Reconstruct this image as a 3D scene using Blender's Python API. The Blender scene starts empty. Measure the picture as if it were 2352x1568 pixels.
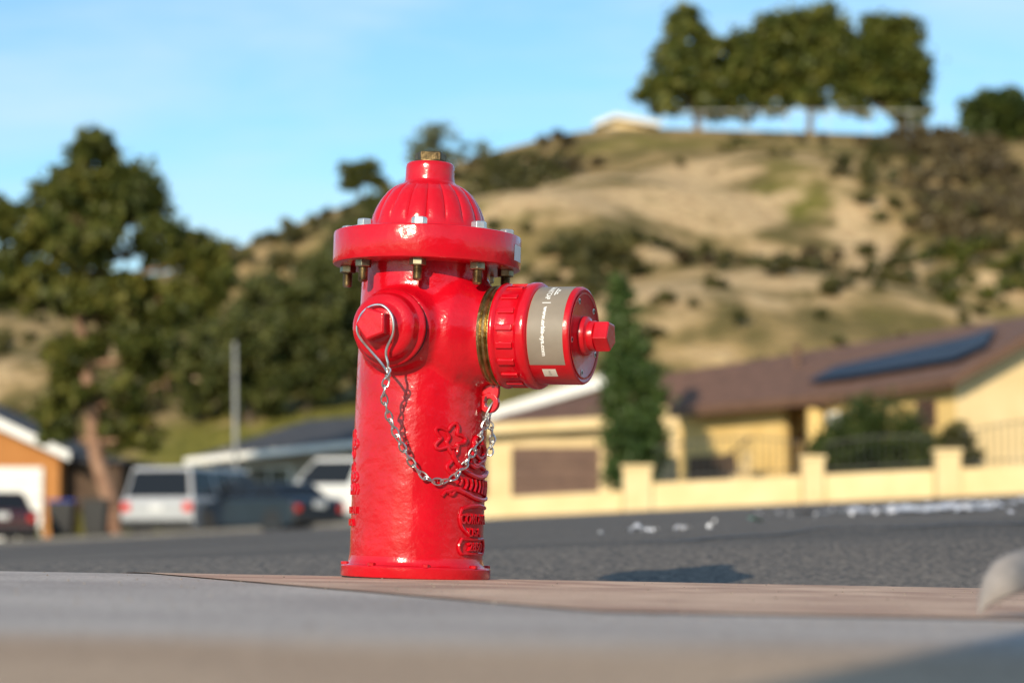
import bpy, bmesh, math, random
import numpy as np
from mathutils import Vector, Matrix, Euler
random.seed(7); rng = np.random.default_rng(11)
S = bpy.context.scene
COL = S.collection
S.view_settings.view_transform = 'Standard'
S.view_settings.look = 'None'
S.view_settings.exposure = 0
S.view_settings.gamma = 1

# ------------------------------------------------------------------ materials
def nt(m):
    m.use_nodes = True
    t = m.node_tree
    return t, t.nodes, t.links
def mat(name, c1, c2=None, scale=5.0, rough=0.6, metal=0.0, bump=0.0, bscale=None, coat=0.0, detail=6, coords='Object', spec=0.5, lo=0.35, hi=0.65):
    m = bpy.data.materials.new(name)
    t, n, l = nt(m)
    p = n['Principled BSDF']
    p.inputs['Roughness'].default_value = rough
    p.inputs['Metallic'].default_value = metal
    p.inputs['Coat Weight'].default_value = coat
    p.inputs['Coat Roughness'].default_value = 0.06
    p.inputs['Specular IOR Level'].default_value = spec
    p.inputs['Base Color'].default_value = (*c1, 1)
    tc = n.new('ShaderNodeTexCoord')
    if c2 is not None:
        nz = n.new('ShaderNodeTexNoise'); nz.inputs['Scale'].default_value = scale; nz.inputs['Detail'].default_value = detail
        l.new(tc.outputs[coords], nz.inputs['Vector'])
        r = n.new('ShaderNodeValToRGB')
        r.color_ramp.elements[0].position = lo; r.color_ramp.elements[1].position = hi
        r.color_ramp.elements[0].color = (*c1, 1); r.color_ramp.elements[1].color = (*c2, 1)
        l.new(nz.outputs['Fac'], r.inputs['Fac']); l.new(r.outputs['Color'], p.inputs['Base Color'])
    if bump > 0:
        nb = n.new('ShaderNodeTexNoise'); nb.inputs['Scale'].default_value = bscale or scale; nb.inputs['Detail'].default_value = 5
        l.new(tc.outputs[coords], nb.inputs['Vector'])
        b = n.new('ShaderNodeBump'); b.inputs['Strength'].default_value = bump; b.inputs['Distance'].default_value = 0.01
        l.new(nb.outputs['Fac'], b.inputs['Height']); l.new(b.outputs['Normal'], p.inputs['Normal'])
    return m
def leafmat(name, dark, mid, light, transl=0.35):
    m = bpy.data.materials.new(name)
    t, n, l = nt(m)
    p = n['Principled BSDF']; out = n['Material Output']
    g = n.new('ShaderNodeNewGeometry')
    tc = n.new('ShaderNodeTexCoord')
    nz = n.new('ShaderNodeTexNoise'); nz.inputs['Scale'].default_value = 0.8; nz.inputs['Detail'].default_value = 3
    l.new(tc.outputs['Object'], nz.inputs['Vector'])
    a = n.new('ShaderNodeMath'); a.operation = 'MULTIPLY_ADD'; a.inputs[1].default_value = 0.5
    l.new(g.outputs['Random Per Island'], a.inputs[0])
    b = n.new('ShaderNodeMath'); b.operation = 'MULTIPLY_ADD'; b.inputs[1].default_value = 1.6; b.inputs[2].default_value = -0.55
    l.new(nz.outputs['Fac'], b.inputs[0]); l.new(b.outputs[0], a.inputs[2])
    r = n.new('ShaderNodeValToRGB')
    r.color_ramp.elements[0].position = 0.1; r.color_ramp.elements[1].position = 0.95
    r.color_ramp.elements[0].color = (*dark, 1); r.color_ramp.elements[1].color = (*light, 1)
    e = r.color_ramp.elements.new(0.5); e.color = (*mid, 1)
    l.new(a.outputs[0], r.inputs['Fac']); l.new(r.outputs['Color'], p.inputs['Base Color'])
    p.inputs['Roughness'].default_value = 0.5
    p.inputs['Specular IOR Level'].default_value = 0.35
    tr = n.new('ShaderNodeBsdfTranslucent'); l.new(r.outputs['Color'], tr.inputs['Color'])
    mx = n.new('ShaderNodeMixShader'); mx.inputs['Fac'].default_value = transl
    l.new(p.outputs[0], mx.inputs[1]); l.new(tr.outputs[0], mx.inputs[2]); l.new(mx.outputs[0], out.inputs['Surface'])
    return m

M_red = mat('red_enamel', (0.50,0.0015,0.008), (0.57,0.003,0.013), scale=9, rough=0.2, bump=0.18, bscale=42, coat=0.25, spec=0.45)
M_redcast = mat('red_enamel_cast', (0.47,0.0015,0.008), (0.57,0.003,0.013), scale=14, rough=0.2, bump=0.40, bscale=26, coat=0.25, spec=0.45)
M_redflat = mat('red_cap_paint', (0.48,0.002,0.008), (0.54,0.003,0.012), scale=20, rough=0.26, bump=0.08, bscale=90, coat=0.2, spec=0.45)
M_brass = mat('aged_brass', (0.24,0.17,0.06), (0.44,0.33,0.15), scale=60, rough=0.38, metal=1.0, bump=0.2, bscale=120)
M_dbrass = mat('weathered_bronze_nut', (0.07,0.048,0.024), (0.20,0.14,0.065), scale=45, rough=0.5, metal=0.85, bump=0.3, bscale=90)
M_stud = mat('stud_bronze', (0.20,0.16,0.10), (0.40,0.34,0.23), scale=60, rough=0.4, metal=1.0)
M_zinc = mat('zinc_steel', (0.62,0.61,0.58), (0.78,0.77,0.75), scale=50, rough=0.35, metal=0.85)
M_chain = mat('galvanised_chain', (0.50,0.50,0.49), (0.75,0.75,0.73), scale=80, rough=0.3, metal=1.0)
M_rubber = mat('black_rubber', (0.02,0.02,0.02), rough=0.7)
M_label = mat('taupe_label', (0.22,0.185,0.145), (0.25,0.21,0.165), scale=30, rough=0.45)
M_white = mat('white_print', (0.8,0.8,0.78), rough=0.5)
M_stick = mat('white_sticker', (0.62,0.60,0.52), (0.7,0.68,0.6), scale=40, rough=0.5)
M_hole = mat('dark_hole', (0.01,0.008,0.008), rough=0.8)

def asphalt_mat():
    m=bpy.data.materials.new('asphalt'); t,n,l=nt(m); p=n['Principled BSDF']; p.inputs['Roughness'].default_value=0.85; p.inputs['Specular IOR Level'].default_value=0.25
    tc=n.new('ShaderNodeTexCoord')
    def nz(s,d,sc=(1,1,1)):
        mp=n.new('ShaderNodeMapping'); mp.inputs['Scale'].default_value=sc; l.new(tc.outputs['Object'],mp.inputs['Vector'])
        q=n.new('ShaderNodeTexNoise'); q.inputs['Scale'].default_value=s; q.inputs['Detail'].default_value=d; l.new(mp.outputs[0],q.inputs['Vector']); return q
    big=nz(0.3,8,(0.35,1,1)); fine=nz(60,3)
    r1=n.new('ShaderNodeValToRGB'); r1.color_ramp.elements[0].position=0.36; r1.color_ramp.elements[1].position=0.64
    r1.color_ramp.elements[0].color=(0.062,0.058,0.058,1); r1.color_ramp.elements[1].color=(0.135,0.124,0.118,1); l.new(big.outputs['Fac'],r1.inputs['Fac'])
    r2=n.new('ShaderNodeValToRGB'); r2.color_ramp.elements[0].position=0.38; r2.color_ramp.elements[1].position=0.68
    r2.color_ramp.elements[0].color=(0.5,0.5,0.52,1); r2.color_ramp.elements[1].color=(2.3,2.05,1.75,1); l.new(fine.outputs['Fac'],r2.inputs['Fac'])
    mx=n.new('ShaderNodeMix'); mx.data_type='RGBA'; mx.blend_type='MULTIPLY'; mx.inputs['Factor'].default_value=1
    l.new(r1.outputs['Color'],mx.inputs['A']); l.new(r2.outputs['Color'],mx.inputs['B']); l.new(mx.outputs['Result'],p.inputs['Base Color'])
    b=n.new('ShaderNodeBump'); b.inputs['Strength'].default_value=0.9; b.inputs['Distance'].default_value=0.008; l.new(fine.outputs['Fac'],b.inputs['Height']); l.new(b.outputs['Normal'],p.inputs['Normal'])
    return m
M_asph = asphalt_mat()
def pavement_mat():
    """poured concrete: cooler slab by the kerb, a warmer, stained slab nearer (y below 1.7 m)"""
    m=bpy.data.materials.new('pavement_concrete'); t,n,l=nt(m); p=n['Principled BSDF']; p.inputs['Roughness'].default_value=0.9; p.inputs['Specular IOR Level'].default_value=0.2
    tc=n.new('ShaderNodeTexCoord')
    nz=n.new('ShaderNodeTexNoise'); nz.inputs['Scale'].default_value=2.2; nz.inputs['Detail'].default_value=10; l.new(tc.outputs['Object'],nz.inputs['Vector'])
    nf=n.new('ShaderNodeTexNoise'); nf.inputs['Scale'].default_value=120; nf.inputs['Detail'].default_value=3; l.new(tc.outputs['Object'],nf.inputs['Vector'])
    sx=n.new('ShaderNodeSeparateXYZ'); l.new(tc.outputs['Object'],sx.inputs[0])
    a=n.new('ShaderNodeMath'); a.operation='MULTIPLY_ADD'; l.new(nz.outputs['Fac'],a.inputs[0]); a.inputs[1].default_value=0.5; l.new(sx.outputs['Y'],a.inputs[2])
    f=n.new('ShaderNodeMapRange'); f.inputs['From Min'].default_value=1.72; f.inputs['From Max'].default_value=2.1; l.new(a.outputs[0],f.inputs['Value'])
    def ramp(c1,c2,src,lo=.35,hi=.65):
        r=n.new('ShaderNodeValToRGB'); r.color_ramp.elements[0].position=lo; r.color_ramp.elements[1].position=hi
        r.color_ramp.elements[0].color=(*c1,1); r.color_ramp.elements[1].color=(*c2,1); l.new(src,r.inputs['Fac']); return r
    warm=ramp((0.38,0.265,0.185),(0.49,0.355,0.25),nz.outputs['Fac']); cool=ramp((0.345,0.30,0.28),(0.45,0.395,0.365),nz.outputs['Fac'])
    mx=n.new('ShaderNodeMix'); mx.data_type='RGBA'; l.new(f.outputs[0],mx.inputs['Factor']); l.new(warm.outputs['Color'],mx.inputs['A']); l.new(cool.outputs['Color'],mx.inputs['B'])
    sp=ramp((0.70,0.70,0.70),(1.15,1.15,1.15),nf.outputs['Fac'],.3,.6)
    m2=n.new('ShaderNodeMix'); m2.data_type='RGBA'; m2.blend_type='MULTIPLY'; m2.inputs['Factor'].default_value=1; l.new(mx.outputs['Result'],m2.inputs['A']); l.new(sp.outputs['Color'],m2.inputs['B'])
    l.new(m2.outputs['Result'],p.inputs['Base Color'])
    b=n.new('ShaderNodeBump'); b.inputs['Strength'].default_value=0.5; b.inputs['Distance'].default_value=0.004; l.new(nf.outputs['Fac'],b.inputs['Height']); l.new(b.outputs['Normal'],p.inputs['Normal'])
    return m
M_conc=pavement_mat()
M_block=mat('block_concrete',(0.26,0.26,0.25),(0.36,0.35,0.34),scale=6,rough=0.9)
M_pink = mat('pink_concrete', (0.40,0.25,0.19), (0.62,0.43,0.32), scale=7, rough=0.9, bump=0.5, bscale=110, detail=14, spec=0.2)

# ------------------------------------------------------------------ mesh helpers
def newobj(name, verts, faces, m, parent=None, smooth=False, sharp=None, bevel=0, seg=2):
    me = bpy.data.meshes.new(name)
    me.from_pydata([tuple(v) for v in verts], [], faces)
    me.update()
    bm = bmesh.new(); bm.from_mesh(me); bmesh.ops.recalc_face_normals(bm, faces=bm.faces); bm.to_mesh(me); bm.free()
    if m: me.materials.append(m)
    o = bpy.data.objects.new(name, me); COL.objects.link(o)
    if parent: o.parent = parent
    if smooth:
        me.polygons.foreach_set('use_smooth', [True]*len(me.polygons))
        if sharp: me.set_sharp_from_angle(angle=math.radians(sharp))
    if bevel > 0:
        b = o.modifiers.new('bevel', 'BEVEL'); b.width = bevel; b.segments = seg; b.limit_method = 'ANGLE'; b.angle_limit = math.radians(35); b.harden_normals = smooth
    return o
def empty(name, loc=(0,0,0), rot=(0,0,0)):
    o = bpy.data.objects.new(name, None); COL.objects.link(o); o.location = loc; o.rotation_euler = rot; o.empty_display_size = 0.2
    return o
def lathe(prof, seg=64, M=None, close=True, rfun=None):
    vs=[]; fs=[]
    for j,(r,z) in enumerate(prof):
        for i in range(seg):
            a = 2*math.pi*i/seg
            rr = rfun(r,z,a) if rfun else r
            v = Vector((rr*math.cos(a), rr*math.sin(a), z))
            vs.append(M @ v if M else v)
    n=len(prof)
    for j in range(n-1):
        for i in range(seg):
            k=(i+1)%seg
            fs.append((j*seg+i, j*seg+k, (j+1)*seg+k, (j+1)*seg+i))
    if close:
        fs.append(tuple(range(seg-1,-1,-1))); fs.append(tuple((n-1)*seg+i for i in range(seg)))
    return vs, fs
def boxvf(c, s, M=None):
    vs=[]
    for dx in (-.5,.5):
        for dy in (-.5,.5):
            for dz in (-.5,.5):
                v=Vector((c[0]+dx*s[0], c[1]+dy*s[1], c[2]+dz*s[2])); vs.append(M@v if M else v)
    fs=[(0,1,3,2),(4,6,7,5),(0,4,5,1),(2,3,7,6),(0,2,6,4),(1,5,7,3)]
    return vs,fs
def merge(parts):
    V=[];F=[]
    for vs,fs in parts:
        o=len(V); V+=list(vs); F+=[tuple(i+o for i in f) for f in fs]
    return V,F
def tubevf(pts, rad, sides=8, closed=False):
    pts=[Vector(p) for p in pts]; n=len(pts); vs=[]; fs=[]
    if not hasattr(rad,'__len__'): rad=[rad]*n
    prev=None
    for i,p in enumerate(pts):
        if closed: t=(pts[(i+1)%n]-pts[i-1])
        else: t=pts[min(i+1,n-1)]-pts[max(i-1,0)]
        t.normalize()
        if prev is None:
            a=t.orthogonal().normalized()
        else:
            a=(prev-t*prev.dot(t)).normalized()
        prev=a; b=t.cross(a)
        for k in range(sides):
            w=2*math.pi*k/sides
            vs.append(p+(a*math.cos(w)+b*math.sin(w))*rad[i])
    m = n if closed else n-1
    for i in range(m):
        j=(i+1)%n
        for k in range(sides):
            q=(k+1)%sides
            fs.append((i*sides+k,i*sides+q,j*sides+q,j*sides+k))
    if not closed:
        fs.append(tuple(range(sides-1,-1,-1))); fs.append(tuple((n-1)*sides+k for k in range(sides)))
    return vs,fs
def spline(pts, per=8):
    P=[Vector(p) for p in pts]; P=[P[0]*2-P[1]]+P+[P[-1]*2-P[-2]]; out=[]
    for i in range(1,len(P)-2):
        for s in range(per):
            t=s/per
            a,b,c,d=P[i-1],P[i],P[i+1],P[i+2]
            out.append(0.5*((2*b)+(c-a)*t+(2*a-5*b+4*c-d)*t*t+(3*b-a-3*c+d)*t**3))
    out.append(P[-2]); return out
def prism(poly, y0, y1):   # polygon in XZ extruded along Y
    n=len(poly)
    vs=[(x,y0,z) for x,z in poly]+[(x,y1,z) for x,z in poly]
    fs=[tuple(range(n)), tuple(range(2*n-1,n-1,-1))]+[(i,(i+1)%n,n+(i+1)%n,n+i) for i in range(n)]
    return vs,fs
def textvf(s, extrude=0.0, bold=0.0):
    cu=bpy.data.curves.new('t','FONT'); cu.body=s; cu.size=1; cu.extrude=extrude; cu.offset=bold; cu.align_x='CENTER'; cu.align_y='CENTER'; cu.resolution_u=3
    o=bpy.data.objects.new('t',cu); COL.objects.link(o)
    bpy.context.view_layer.update()
    dg=bpy.context.evaluated_depsgraph_get(); me=o.evaluated_get(dg).to_mesh()
    vs=[v.co.copy() for v in me.vertices]; fs=[tuple(p.vertices) for p in me.polygons]
    bpy.data.objects.remove(o)
    x0=min(v.x for v in vs); x1=max(v.x for v in vs); y0=min(v.y for v in vs); y1=max(v.y for v in vs)
    vs=[Vector(((v.x-(x0+x1)/2)/(x1-x0),(v.y-(y0+y1)/2)/(y1-y0),v.z)) for v in vs]   # normalised
    return vs,fs

# ------------------------------------------------------------------ terrain heights
def sst(t):
    t=max(0,min(1,t)); return t*t*(3-2*t)
def sw_z(x,y):
    z=-0.072-0.0182*(max(-6,min(6,x))+0.17)
    if y>4.12: z-=(0.019+0.005*max(-1,min(1.2,x)))*sst((y-4.12)/0.46)
    return z
def st_z(x,y):
    s=sst((y-4.6)/3.6)
    bx=(0.048 if x>0 else 0.058)
    xe=25*math.tanh(x/25)
    z0=-0.135+0.054*(y-4.6) if y<6.5 else -0.0324+0.0113*(min(y,140)-6.5)
    z=z0 + (-0.018*(1-s)*max(-6,min(6,x))) + bx*s*xe
    z-=0.09*math.exp(-((y-4.6)/0.2)**2)
    return z
RX=[-140,-90,-60,-47,-35.3,-23.9,-19.4,-14.3,-11.3,-7.4,-2.3,3.4,6.7,10.3,21.7,27.7,35.3,48.7,80,140]
RZ=[8,11,14,15.5,16.5,18.3,19.9,22,23.1,24.6,26.5,28,28.4,28.4,28.1,27.9,27.7,28,27,20]
def hill_add(x,y):
    if y<84: return None
    t=min(1,(y-84)/74.0)
    R=float(np.interp(x*158/max(y,120),RX,RZ))
    base=st_z(x,84)
    p=t**0.92
    und=math.sin(x*0.23+y*0.11)*0.7+math.sin(x*0.11-y*0.19+1.3)*0.9+math.sin(x*0.5+y*0.4)*0.3
    z=base+(R-base)*p+und*math.sin(math.pi*t)*1.0
    if y>158: z-= (y-158)*0.05 if y<260 else 5.1+(y-260)*0.08
    return max(z,-3) if y<400 else max(z,-6)
def gz(x,y):
    h=hill_add(x,y)
    return (st_z(x,y)-0.05) if h is None else h

def gridobj(name, xs, ys, zf, m):
    vs=[(x,y,zf(x,y)) for y in ys for x in xs]; nx=len(xs)
    fs=[(j*nx+i,j*nx+i+1,(j+1)*nx+i+1,(j+1)*nx+i) for j in range(len(ys)-1) for i in range(nx-1)]
    return newobj(name,vs,fs,m,smooth=True)

xs=[-1500,-700,-350,-200]+list(np.arange(-140,-60,5.0))+list(np.arange(-60,62,1.0))+list(np.arange(65,145,5.0))+[200,350,700,1500]
ysA=[4.8,5.4,6,6.5,7,8,10,14,18,24,30,36,42,48,52,56,60,66,72,78,83.9]
ysB=list(np.arange(84,160,1.0))+[161,165,172,185,205,240,300,420,700,1500]
patches_dirt=[(8.5,139,6.5,6,1.0),(3.0,130,6.5,5,0.95),(12,132,6,5,1.0),(19.5,124,1.8,13,0.95),(8,108,7,5,0.75),(-15,113,4,5,0.8),(15,110,6,5,0.65),(22,112,5,3,0.5),(-26,118,7,8,0.6),(2,118,5,4,0.5),(7,120,6,4,0.5),(18,140,3,4,0.4)]
patches_green=[(16.5,135,3,5,0.7),(-9,92,12,7,1.0),(10,152,9,3,0.6),(15,110,8,4,0.25),(-4,100,8,8,0.8),(25,105,9,5,0.4),(20,150,6,5,0.5),(-8,125,8,18,0.75),(-1,145,5,8,0.5)]
def paint(x,y):
    d=max([w*math.exp(-((x-a)/c)**2-((y-b)/e)**2) for a,b,c,e,w in patches_dirt])
    g=max([w*math.exp(-((x-a)/c)**2-((y-b)/e)**2) for a,b,c,e,w in patches_green])
    return d,g
def terrain_mat():
    m=bpy.data.materials.new('hillside_ground'); t,n,l=nt(m); p=n['Principled BSDF']; p.inputs['Roughness'].default_value=0.95
    p.inputs['Specular IOR Level'].default_value=0.1
    at=n.new('ShaderNodeAttribute'); at.attribute_name='cover'
    sep=n.new('ShaderNodeSeparateColor'); l.new(at.outputs['Color'],sep.inputs[0])
    tc=n.new('ShaderNodeTexCoord')
    def noise(sc,det=6):
        z=n.new('ShaderNodeTexNoise'); z.inputs['Scale'].default_value=sc; z.inputs['Detail'].default_value=det; l.new(tc.outputs['Object'],z.inputs['Vector']); return z
    def madd(a,k,c):
        q=n.new('ShaderNodeMath'); q.operation='MULTIPLY_ADD'; l.new(a,q.inputs[0]); q.inputs[1].default_value=k
        if isinstance(c,float): q.inputs[2].default_value=c
        else: l.new(c,q.inputs[2])
        return q
    def ramp(src,a,b,c1,c2):
        r=n.new('ShaderNodeValToRGB'); r.color_ramp.elements[0].position=a; r.color_ramp.elements[1].position=b
        r.color_ramp.elements[0].color=(*c1,1); r.color_ramp.elements[1].color=(*c2,1); l.new(src,r.inputs['Fac']); return r
    n1=noise(0.35,8); n2=noise(1.6,6); n3=noise(0.18,5)
    base=ramp(n1.outputs['Fac'],0.38,0.62,(0.125,0.10,0.038),(0.35,0.24,0.11))
    green=ramp(n2.outputs['Fac'],0.35,0.65,(0.105,0.105,0.020),(0.20,0.175,0.040))
    dirt=ramp(n2.outputs['Fac'],0.3,0.7,(0.38,0.25,0.135),(0.60,0.44,0.25))
    mg=madd(n3.outputs['Fac'],1.1,-0.55); mg2=n.new('ShaderNodeMath'); mg2.operation='ADD'; l.new(mg.outputs[0],mg2.inputs[0]); l.new(sep.outputs['Green'],mg2.inputs[1])
    fg=ramp(mg2.outputs[0],0.2,0.7,(0,0,0),(1,1,1))
    md=madd(n1.outputs['Fac'],2.4,-1.2); md2=n.new('ShaderNodeMath'); md2.operation='ADD'; l.new(md.outputs[0],md2.inputs[0]); l.new(sep.outputs['Red'],md2.inputs[1])
    fd=ramp(md2.outputs[0],0.2,0.7,(0,0,0),(1,1,1))
    m1=n.new('ShaderNodeMix'); m1.data_type='RGBA'; l.new(fg.outputs['Color'],m1.inputs['Factor']); l.new(base.outputs['Color'],m1.inputs['A']); l.new(green.outputs['Color'],m1.inputs['B'])
    m2=n.new('ShaderNodeMix'); m2.data_type='RGBA'; l.new(fd.outputs['Color'],m2.inputs['Factor']); l.new(m1.outputs['Result'],m2.inputs['A']); l.new(dirt.outputs['Color'],m2.inputs['B'])
    l.new(m2.outputs['Result'],p.inputs['Base Color'])
    b=n.new('ShaderNodeBump'); b.inputs['Strength'].default_value=0.8; b.inputs['Distance'].default_value=0.5; l.new(n2.outputs['Fac'],b.inputs['Height']); l.new(b.outputs['Normal'],p.inputs['Normal'])
    return m
M_hill=terrain_mat()
M_ground=mat('dry_ground',(0.12,0.10,0.07),(0.18,0.15,0.10),scale=0.6,rough=0.95)
gridobj('ground', xs, [-1500,-300,-60,-20,-6], lambda x,y:-0.25, M_ground)
gridobj('yard_ground', xs, ysA, gz, M_ground)
hill=gridobj('hill', xs, [83.9]+ysB, gz, M_hill)
ca=hill.data.color_attributes.new('cover','FLOAT_COLOR','POINT')
for i,v in enumerate(hill.data.vertices):
    d,g=paint(v.co.x,v.co.y); ca.data[i].color=(d,g,0,1)
# sidewalk
swy=[-6,-3,0,0.8,1.6,2.4,3.2,4.0,4.12,4.25,4.38,4.46,4.54,4.57,4.59]
swx=[-400,-60,-12,-6]+list(np.arange(-5.5,6,0.5))+[12,60,400]
swv=[(x,y,sw_z(x,y)) for y in swy for x in swx]+[(x,4.605,sw_z(x,4.6)-0.008) for x in swx]+[(x,4.61,-0.5) for x in swx]
nx=len(swx)
swf=[(j*nx+i,j*nx+i+1,(j+1)*nx+i+1,(j+1)*nx+i) for j in range(len(swy)+1) for i in range(nx-1)]
newobj('sidewalk',swv,swf,M_conc,smooth=True,sharp=50)
# pink kerb apron with diagonal score joint
def apx(y): return -0.86+(4.6-y)*0.43
rows=[2.38,2.6,2.9,3.2,3.5,3.8,4.1,4.2,4.3,4.38,4.46,4.54,4.585]
av=[];af=[]
cols=24
for y in rows:
    x0=apx(y)
    for i in range(cols+1):
        x=x0+(5.5-x0)*(i/cols); av.append((x,y,sw_z(x,y)+0.002))
for i in range(cols+1):
    x,y,z=av[(len(rows)-1)*(cols+1)+i]; av.append((x,4.609,z-0.006))
for i in range(cols+1):
    x,y,z=av[(len(rows)-1)*(cols+1)+i]; av.append((x,4.616,-0.4))
for j in range(len(rows)+1):
    for i in range(cols):
        af.append((j*(cols+1)+i,j*(cols+1)+i+1,(j+1)*(cols+1)+i+1,(j+1)*(cols+1)+i))
newobj('kerb_apron',av,af,M_pink,smooth=True,sharp=50)
# grit and crumbs lying on the pavement
M_grit=mat('grit',(0.10,0.08,0.06),(0.35,0.28,0.22),scale=200,rough=0.9)
parts=[]
for _ in range(420):
    y=random.uniform(1.3,4.5); x=random.uniform(-0.3,0.3)*y-0.0; r=random.uniform(0.0006,0.0022)
    if (x+0.17)**2+(y-4.06)**2<0.14**2: continue
    z=sw_z(x,y)+0.002
    vs=[(x+r*math.cos(a)*random.uniform(.7,1.3),y+r*math.sin(a)*random.uniform(.7,1.3),z) for a in (0,1.57,3.14,4.71)]+[(x,y,z+r*1.1)]
    parts.append((vs,[(0,1,4),(1,2,4),(2,3,4),(3,0,4)]))
newobj('pavement_grit',*merge(parts),M_grit)
# street
def edge_y(x): return 52.3-0.35*25*math.tanh(x/25)
sx=[-400,-150,-70]+list(np.arange(-40,41,1.0))+[70,150,400]
rowsN=80; sv=[]; sf=[]
for j in range(rowsN+1):
    t=(j/rowsN)**2
    for x in sx:
        y=4.612+(edge_y(x)-4.612)*t; sv.append((x,y,st_z(x,y)))
nx=len(sx)
for j in range(rowsN):
    for i in range(nx-1): sf.append((j*nx+i,j*nx+i+1,(j+1)*nx+i+1,(j+1)*nx+i))
newobj('street',sv,sf,M_asph,smooth=True)
kv=[];kf=[]
M_kerb=mat('far_kerb_concrete',(0.11,0.105,0.10),(0.16,0.15,0.14),scale=2,rough=0.9)
kx=list(np.arange(-40,0,1.0))
for x in kx:
    y=edge_y(x); z=st_z(x,y)
    kv+=[(x,y-0.02,z-0.02),(x,y,z+0.10),(x,y+0.16,z+0.10),(x,y+1.6,z+0.11),(x,y+1.62,z-0.1)]
for i in range(len(kx)-1):
    for k in range(4): kf.append((i*5+k,(i+1)*5+k,(i+1)*5+k+1,i*5+k+1))
newobj('far_sidewalk',kv,kf,M_kerb)
M_tar=mat('tar_seal',(0.03,0.03,0.032),rough=0.5)
parts=[]
for (x0,y0,x1,y1) in [(-6,13,9,16),(-3,22,12,24),(2,7.6,5.5,13),(-9,33,9,31),(0.4,7.2,3.2,8.4)]:
    N=60
    ph=random.random()*6
    vs=[];fs=[]
    for i in range(N+1):
        t=i/N; x=x0+(x1-x0)*t; y=y0+(y1-y0)*t+0.25*math.sin(t*17+ph)+0.12*math.sin(t*43+ph)
        w=0.02+0.02*random.random()
        vs+=[(x,y-w,st_z(x,y-w)+0.006),(x,y+w,st_z(x,y+w)+0.006)]
    for i in range(N): fs.append((2*i,2*i+2,2*i+3,2*i+1))
    parts.append((vs,fs))
newobj('road_crack_seal',*merge(parts),M_tar)
M_paper=mat('paper_litter_white',(0.5,0.5,0.56),(0.72,0.72,0.76),scale=8,rough=0.6)
M_paperg=mat('green_litter',(0.18,0.5,0.33),rough=0.6)
def litter(spots,tall=1.0):
    parts=[]
    for (x,y,w) in spots:
        z=st_z(x,y); n=random.randint(6,10); vs=[(x,y,z+0.012+random.random()*0.02*tall)]
        st=random.uniform(1.0,3.0); sk=random.uniform(-1,1)
        for k in range(n):
            a=6.283*k/n; r=w*(0.35+0.8*random.random())
            yy=y+r*3.0*math.sin(a)
            vs.append((x+r*st*math.cos(a)+sk*r*math.sin(a),yy,st_z(x,yy)+0.005+random.random()*0.014*tall))
        parts.append((vs,[(0,k+1,(k+1)%n+1) for k in range(n)]))
    return merge(parts)
sp=[]
for _ in range(38):
    sp.append((2.15+random.gauss(0,0.12),12.6+random.gauss(0,1.1),random.uniform(0.014,0.06)))
for _ in range(26):
    sp.append((2.75+random.gauss(0,0.16),14.2+random.gauss(0,1.1),random.uniform(0.01,0.045)))
for _ in range(16):
    sp.append((3.6+random.gauss(0,0.3),17+random.gauss(0,1.0),random.uniform(0.01,0.035)))
for _ in range(14):
    sp.append((0.55+random.gauss(0,0.09),8.8+random.gauss(0,0.15),random.uniform(0.005,0.013)))
for _ in range(30):
    sp.append((random.uniform(0.8,4),random.uniform(7.5,18),random.uniform(0.003,0.012)))
newobj('paper_litter',*litter(sp,1.4),M_paper)
newobj('green_wrapper',*litter([(1.12,10.6,0.03)],2.0),M_paperg)

# ------------------------------------------------------------------ foliage
def leaves(name, blobs, count, size, m, parent=None, sub=0.33, shell=0.75, aspect=1.7, spread=0.5):
    B=np.array(blobs,float); w=(B[:,3]*B[:,4]*B[:,5])**0.7; w/=w.sum()
    ns=max(12,int(count/55))
    bi=rng.choice(len(B),ns,p=w)
    d=rng.normal(size=(ns,3)); d/=np.linalg.norm(d,axis=1)[:,None]
    rad=(shell+(1-shell)*rng.random(ns))**1.0*rng.random(ns)**0.22
    cen=B[bi,:3]+d*rad[:,None]*B[bi,3:6]
    cs=(B[bi,3:6].min(axis=1))*sub*rng.uniform(0.5,1.2,ns)
    li=rng.integers(0,ns,count)
    pos=cen[li]+rng.normal(size=(count,3))*cs[li][:,None]*spread*np.array([1.1,1.1,0.75])
    s=size*rng.uniform(0.6,1.4,count)
    a=rng.normal(size=(count,3)); a/=np.linalg.norm(a,axis=1)[:,None]
    b=rng.normal(size=(count,3)); b-=a*(a*b).sum(1)[:,None]; b/=np.linalg.norm(b,axis=1)[:,None]
    a*=s[:,None]*aspect*0.5; b*=s[:,None]*0.5
    V=np.stack([pos-a,pos+b,pos+a,pos-b],1).reshape(-1,3)
    me=bpy.data.meshes.new(name); me.vertices.add(len(V)); me.vertices.foreach_set('co',V.ravel())
    me.loops.add(count*4); me.loops.foreach_set('vertex_index',np.arange(count*4))
    me.polygons.add(count); me.polygons.foreach_set('loop_start',np.arange(0,count*4,4)); me.polygons.foreach_set('loop_total',np.full(count,4))
    me.update(calc_edges=True); me.materials.append(m)
    o=bpy.data.objects.new(name,me); COL.objects.link(o)
    if parent: o.parent=parent
    return o
M_bark=mat('bark_reddish',(0.20,0.10,0.06),(0.34,0.20,0.13),scale=3,rough=0.9,bump=0.6,bscale=8)
M_barkg=mat('bark_grey',(0.12,0.085,0.06),(0.22,0.16,0.11),scale=3,rough=0.9)
L_oak=leafmat('leaf_oak',(0.032,0.046,0.010),(0.095,0.110,0.020),(0.23,0.205,0.040))
L_dark=leafmat('leaf_dark',(0.022,0.038,0.010),(0.055,0.082,0.018),(0.12,0.14,0.03))
L_willow=leafmat('leaf_willow',(0.042,0.055,0.014),(0.095,0.105,0.026),(0.175,0.17,0.048))
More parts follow.
